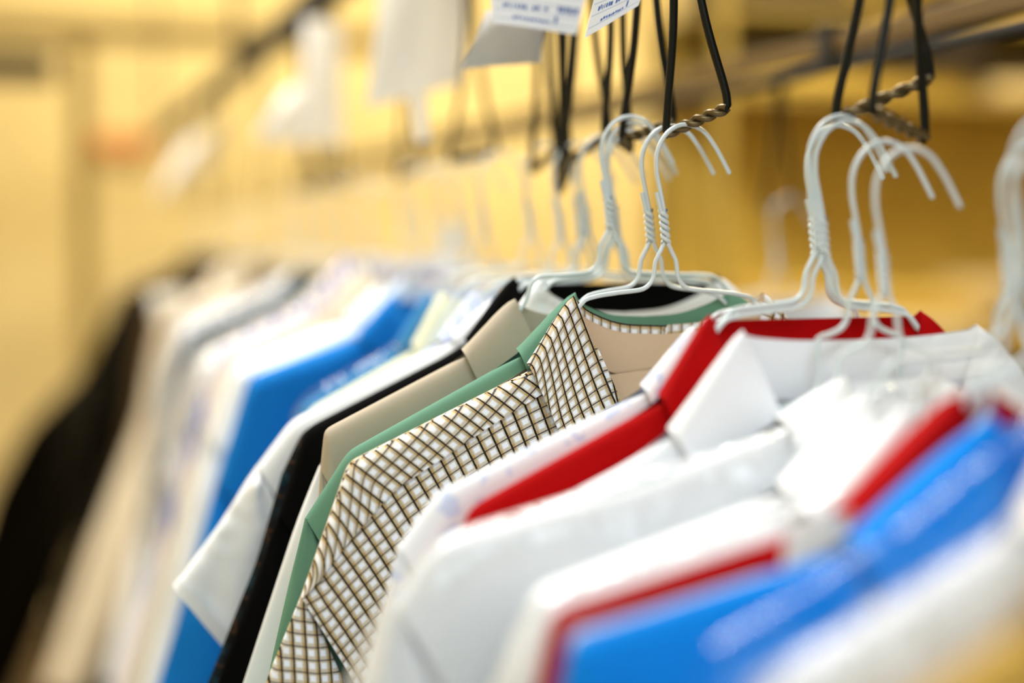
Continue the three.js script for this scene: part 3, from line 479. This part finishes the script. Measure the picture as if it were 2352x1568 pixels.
// ------------------------------------------------------------------ paper tickets
const ticketMap = (() => {
  const c = document.createElement('canvas'); c.width = 512; c.height = 256; const g = c.getContext('2d');
  g.fillStyle = '#eceff3'; g.fillRect(0, 0, 512, 256);
  g.strokeStyle = '#b9c4d8'; g.lineWidth = 2; for (let y = 30; y < 256; y += 26) { g.beginPath(); g.moveTo(14, y); g.lineTo(498, y); g.stroke(); }
  g.fillStyle = '#3a68b4';
  const row = (x0, x1, y, h) => { let x = x0; while (x < x1) { const w = 6 + rnd() * 16; g.fillRect(x, y - rnd() * 3, w, h); x += w + 4 + rnd() * 7; } };
  row(110, 230, 40, 12); row(60, 200, 196, 10); row(220, 250, 196, 10); row(290, 320, 196, 10); row(370, 490, 186, 18); row(360, 375, 218, 18); row(110, 330, 230, 6); row(60, 180, 120, 6);
  const t = new THREE.CanvasTexture(c); t.colorSpace = THREE.SRGBColorSpace; return t;
})();
const paperPrint = new THREE.MeshPhysicalMaterial({ map: ticketMap, roughness: 0.85, side: THREE.DoubleSide, transmission: 0.38, thickness: 0 });
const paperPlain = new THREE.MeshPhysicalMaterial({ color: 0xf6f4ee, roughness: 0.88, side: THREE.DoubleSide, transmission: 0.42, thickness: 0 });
// corners [top left, top right, bottom right, bottom left] in metres beside the row's middle and above the eye; curl bends the sheet
function ticket(s, corners, mat, label, curl = 0.004, zs = [0, 0, 0, 0], name = 'paper_ticket') {
  const [a, b, c, d] = corners.map((p, i) => [p[0], p[1], zs[i]]), f = (u, v, k) => lerp(lerp(a[k], b[k], u), lerp(d[k], c[k], u), v), n = 18;
  const cx = f(0.5, 0.0, 0), cy = f(0.5, 0.0, 1);
  const at = (u, v, off) => [f(u, v, 0) - cx, f(u, v, 1) - cy, f(u, v, 2) + curl * Math.sin(u * Math.PI * 1.3 + 0.4) + curl * 0.8 * Math.sin(v * 2.6 + u * 2) + off, u, 1 - v];
  const front = sheet(n, n, (u, v) => at(u, v, 0.0002)), back = sheet(n, n, (u, v) => at(u, v, -0.0002), true);
  const o = single(name, mergeGeometries([front, back]), mat, label, name === 'paper_ticket' ? 'ticket' : 'plastic', 'tickets and scraps on the conveyor loops');
  o.position.set(ROW + cx, EYE + cy, -s); return o;
}
ticket(0.98, [[-0.100, 0.212], [-0.010, 0.212], [-0.027, 0.146], [-0.093, 0.150]], paperPrint, 'printed white ticket with blue marks left of the sharp loop', 0.003);
ticket(0.88, [[-0.045, 0.205], [-0.008, 0.200], [-0.026, 0.150], [-0.062, 0.128]], paperPrint, 'narrow printed ticket with its pointed corner nearest the sharp loop', 0.003, [0.004, 0.01, 0.012, 0]);
ticket(1.02, [[-0.086, 0.165], [-0.038, 0.165], [-0.040, 0.130], [-0.104, 0.122]], new THREE.MeshPhysicalMaterial({ color: 0xd9dde0, roughness: 0.4, transmission: 0.45, thickness: 0, side: THREE.DoubleSide, bumpMap: crinkle, bumpScale: 0.003 }), 'crumpled greyish plastic scrap under the printed ticket', 0.008, [0, 0, 0.01, -0.01], 'plastic_scrap');
ticket(1.50, [[-0.052, 0.300], [0.046, 0.300], [0.036, 0.165], [-0.078, 0.132]], paperPlain, 'large blurred white ticket left of the printed one', 0.012, [0, 0, 0.01, 0.02]);
ticket(1.35, [[-0.063, 0.150], [-0.046, 0.150], [-0.040, 0.092], [-0.055, 0.090]], paperPlain, 'small blurred white paper strip below the large ticket', 0.002);
ticket(2.00, [[-0.050, 0.300], [0.006, 0.296], [0.010, 0.128], [-0.055, 0.130]], paperPlain, 'tall blurred white ticket far down the rail', 0.01);
ticket(2.05, [[-0.070, 0.205], [0.008, 0.235], [-0.040, 0.130], [-0.115, 0.136]], paperPlain, 'short blurred paper beside the tall far ticket', 0.008);
ticket(3.31, [[-0.10, 0.20], [0.006, 0.265], [-0.039, 0.15], [-0.165, 0.08]], paperPlain, 'slanted pale paper at the far left of the rail', 0.02);
ticket(0.536, [[-0.100, -0.124], [-0.046, -0.117], [-0.048, -0.150], [-0.104, -0.158]], new THREE.MeshPhysicalMaterial({ color: 0xf3dfc6, roughness: 0.8, side: THREE.DoubleSide }), 'cream sheet lying on the shoulder of the near dark red shirt', 0.001);  // small cream sheet across the near red shoulder

ticket(1.645, [[0.046, 0.012], [0.086, 0.012], [0.084, -0.028], [0.046, -0.028]], paperPlain, 'small bright white paper tag above the violet patterned collar', 0.003);
ticket(2.83, [[-0.205, -0.112], [-0.130, -0.106], [-0.135, -0.160], [-0.198, -0.166]], paperPlain, 'white sheet standing in for a film highlight at the shoulder of the long cream coat', 0.01);  // highlight on the plastic film, painted as a white sheet

// ------------------------------------------------------------------ the far end of the shop
const beamMat = paint(0.42, 0.29, 0.05, 0.6), darkBeam = paint(0.03, 0.02, 0.006, 0.6), creamMat = paint(0.9, 0.78, 0.58, 0.8);
single('ceiling_beam', boxAt(2.9, 0.07, 0.07, -0.15, 2.265, -4.9, 0.006), beamMat, 'long horizontal golden brown beam at the top left', 'beam');
single('steel_post', boxAt(0.06, 2.23, 0.06, 0.125, 1.115, -4.9, 0.006), beamMat, 'upright post at the far left holding the beam', 'post');
single('wall_pipe', (() => { const g = new THREE.CylinderGeometry(0.05, 0.05, 1.65, 16); g.rotateZ(Math.PI / 2); g.translate(-0.775, 2.14, -4.9); return g; })(), darkBeam, 'short dark pipe at the left edge under the beam', 'pipe');
single('notice_strip', boxAt(0.26, 0.06, 0.012, 0.33, 1.98, -6.15, 0.004), paint(0.75, 0.22, 0.03, 0.6), 'orange red notice strip on the far wall beside the post', 'notice');
// shelves of flat packages at the right
const rack = thing('shelf_rack', 'open shelf rack stacked with flat packages on the right', 'shelf', [2.46, 0, -3.45]);
const boards = [0.35, 0.85, 1.30, 1.955, 2.165];
for (const y of boards) mesh('board', boxAt(1.7, 0.022, 0.42, 0, y, 0, 0.003), beamMat, rack);
for (const x of [-0.84, 0.84]) for (const z of [-0.2, 0.2]) mesh('upright', boxAt(0.03, 2.3, 0.03, x, 1.15, z, 0.003), beamMat, rack);
mesh('back_board', boxAt(1.62, 1.86, 0.012, 0, 1.23, -0.215), paint(0.78, 0.53, 0.08), rack);
const packs = [paint(0.80, 0.62, 0.30), paint(0.66, 0.44, 0.07), paint(0.035, 0.02, 0.006), paint(0.74, 0.52, 0.14)];  // the near black one paints the shade of gaps between packages
const packGeo = [new RoundedBoxGeometry(0.30, 0.05, 0.34, 3, 0.014), new RoundedBoxGeometry(0.36, 0.07, 0.32, 3, 0.018), new RoundedBoxGeometry(0.26, 0.04, 0.30, 3, 0.012)], packH = [0.05, 0.07, 0.04];
const shelfWord = { 2: 'middle shelf', 3: 'second highest shelf', 4: 'top shelf' }, nth = ['first', 'second', 'third', 'fourth'], levels = ['lowest', 'second up', 'third up', 'fourth up'], tones = ['tan', 'golden brown', 'shade painted dark brown', 'pale brown'];
boards.forEach((y, b) => {
  if (b < 2) return;
  for (let c = 0; c < 4; c++) {
    let h = y + 0.011; const x = 1.84 + c * 0.385, room = (boards[b + 1] ?? 2.48) - h - 0.03, n = 2 + Math.floor(rr(0, 2.99));
    for (let k = 0; k < n; k++) {
      const v = Math.floor(rr(0, 2.99)); if (h + packH[v] > y + room) break;
      const m = b > 2 && ((k === 1 && c < 3) || (b === 4 && k === 0 && c === 0)) ? 2 : [0, 1, 3, 1][Math.floor(rr(0, 3.99))];  // dark tone put in the stacks as painted gap shade
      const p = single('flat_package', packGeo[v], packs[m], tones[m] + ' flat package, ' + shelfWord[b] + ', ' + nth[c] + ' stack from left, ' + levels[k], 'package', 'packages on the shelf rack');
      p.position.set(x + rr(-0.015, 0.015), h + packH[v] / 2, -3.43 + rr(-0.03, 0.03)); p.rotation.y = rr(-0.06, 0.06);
      h += packH[v];
    }
  }
});
// a garment on the second rail
garment({ s: 1.44, u: 0.80, label: 'white shirt hanging from the second rail behind the red collar', body: white1, N: [-0.09, -0.105], T: [-0.205, -0.160], A: [-0.235, -0.24], peak: [-0.06, -0.072], yb: -0.075, group: 'clothes on the second rail' });
hanger(0.79, -0.035, 1.44, 0, 0.02, 'white wire hanger on the second rail', 'wire hangers on the second rail');
loop(1.44, [-0.012, 0.030, -0.014], [0.014, 0.036, 0.014], 'dark wire loop on the second rail', 0, 0.79, 0.172);
renderer.render(scene, camera);
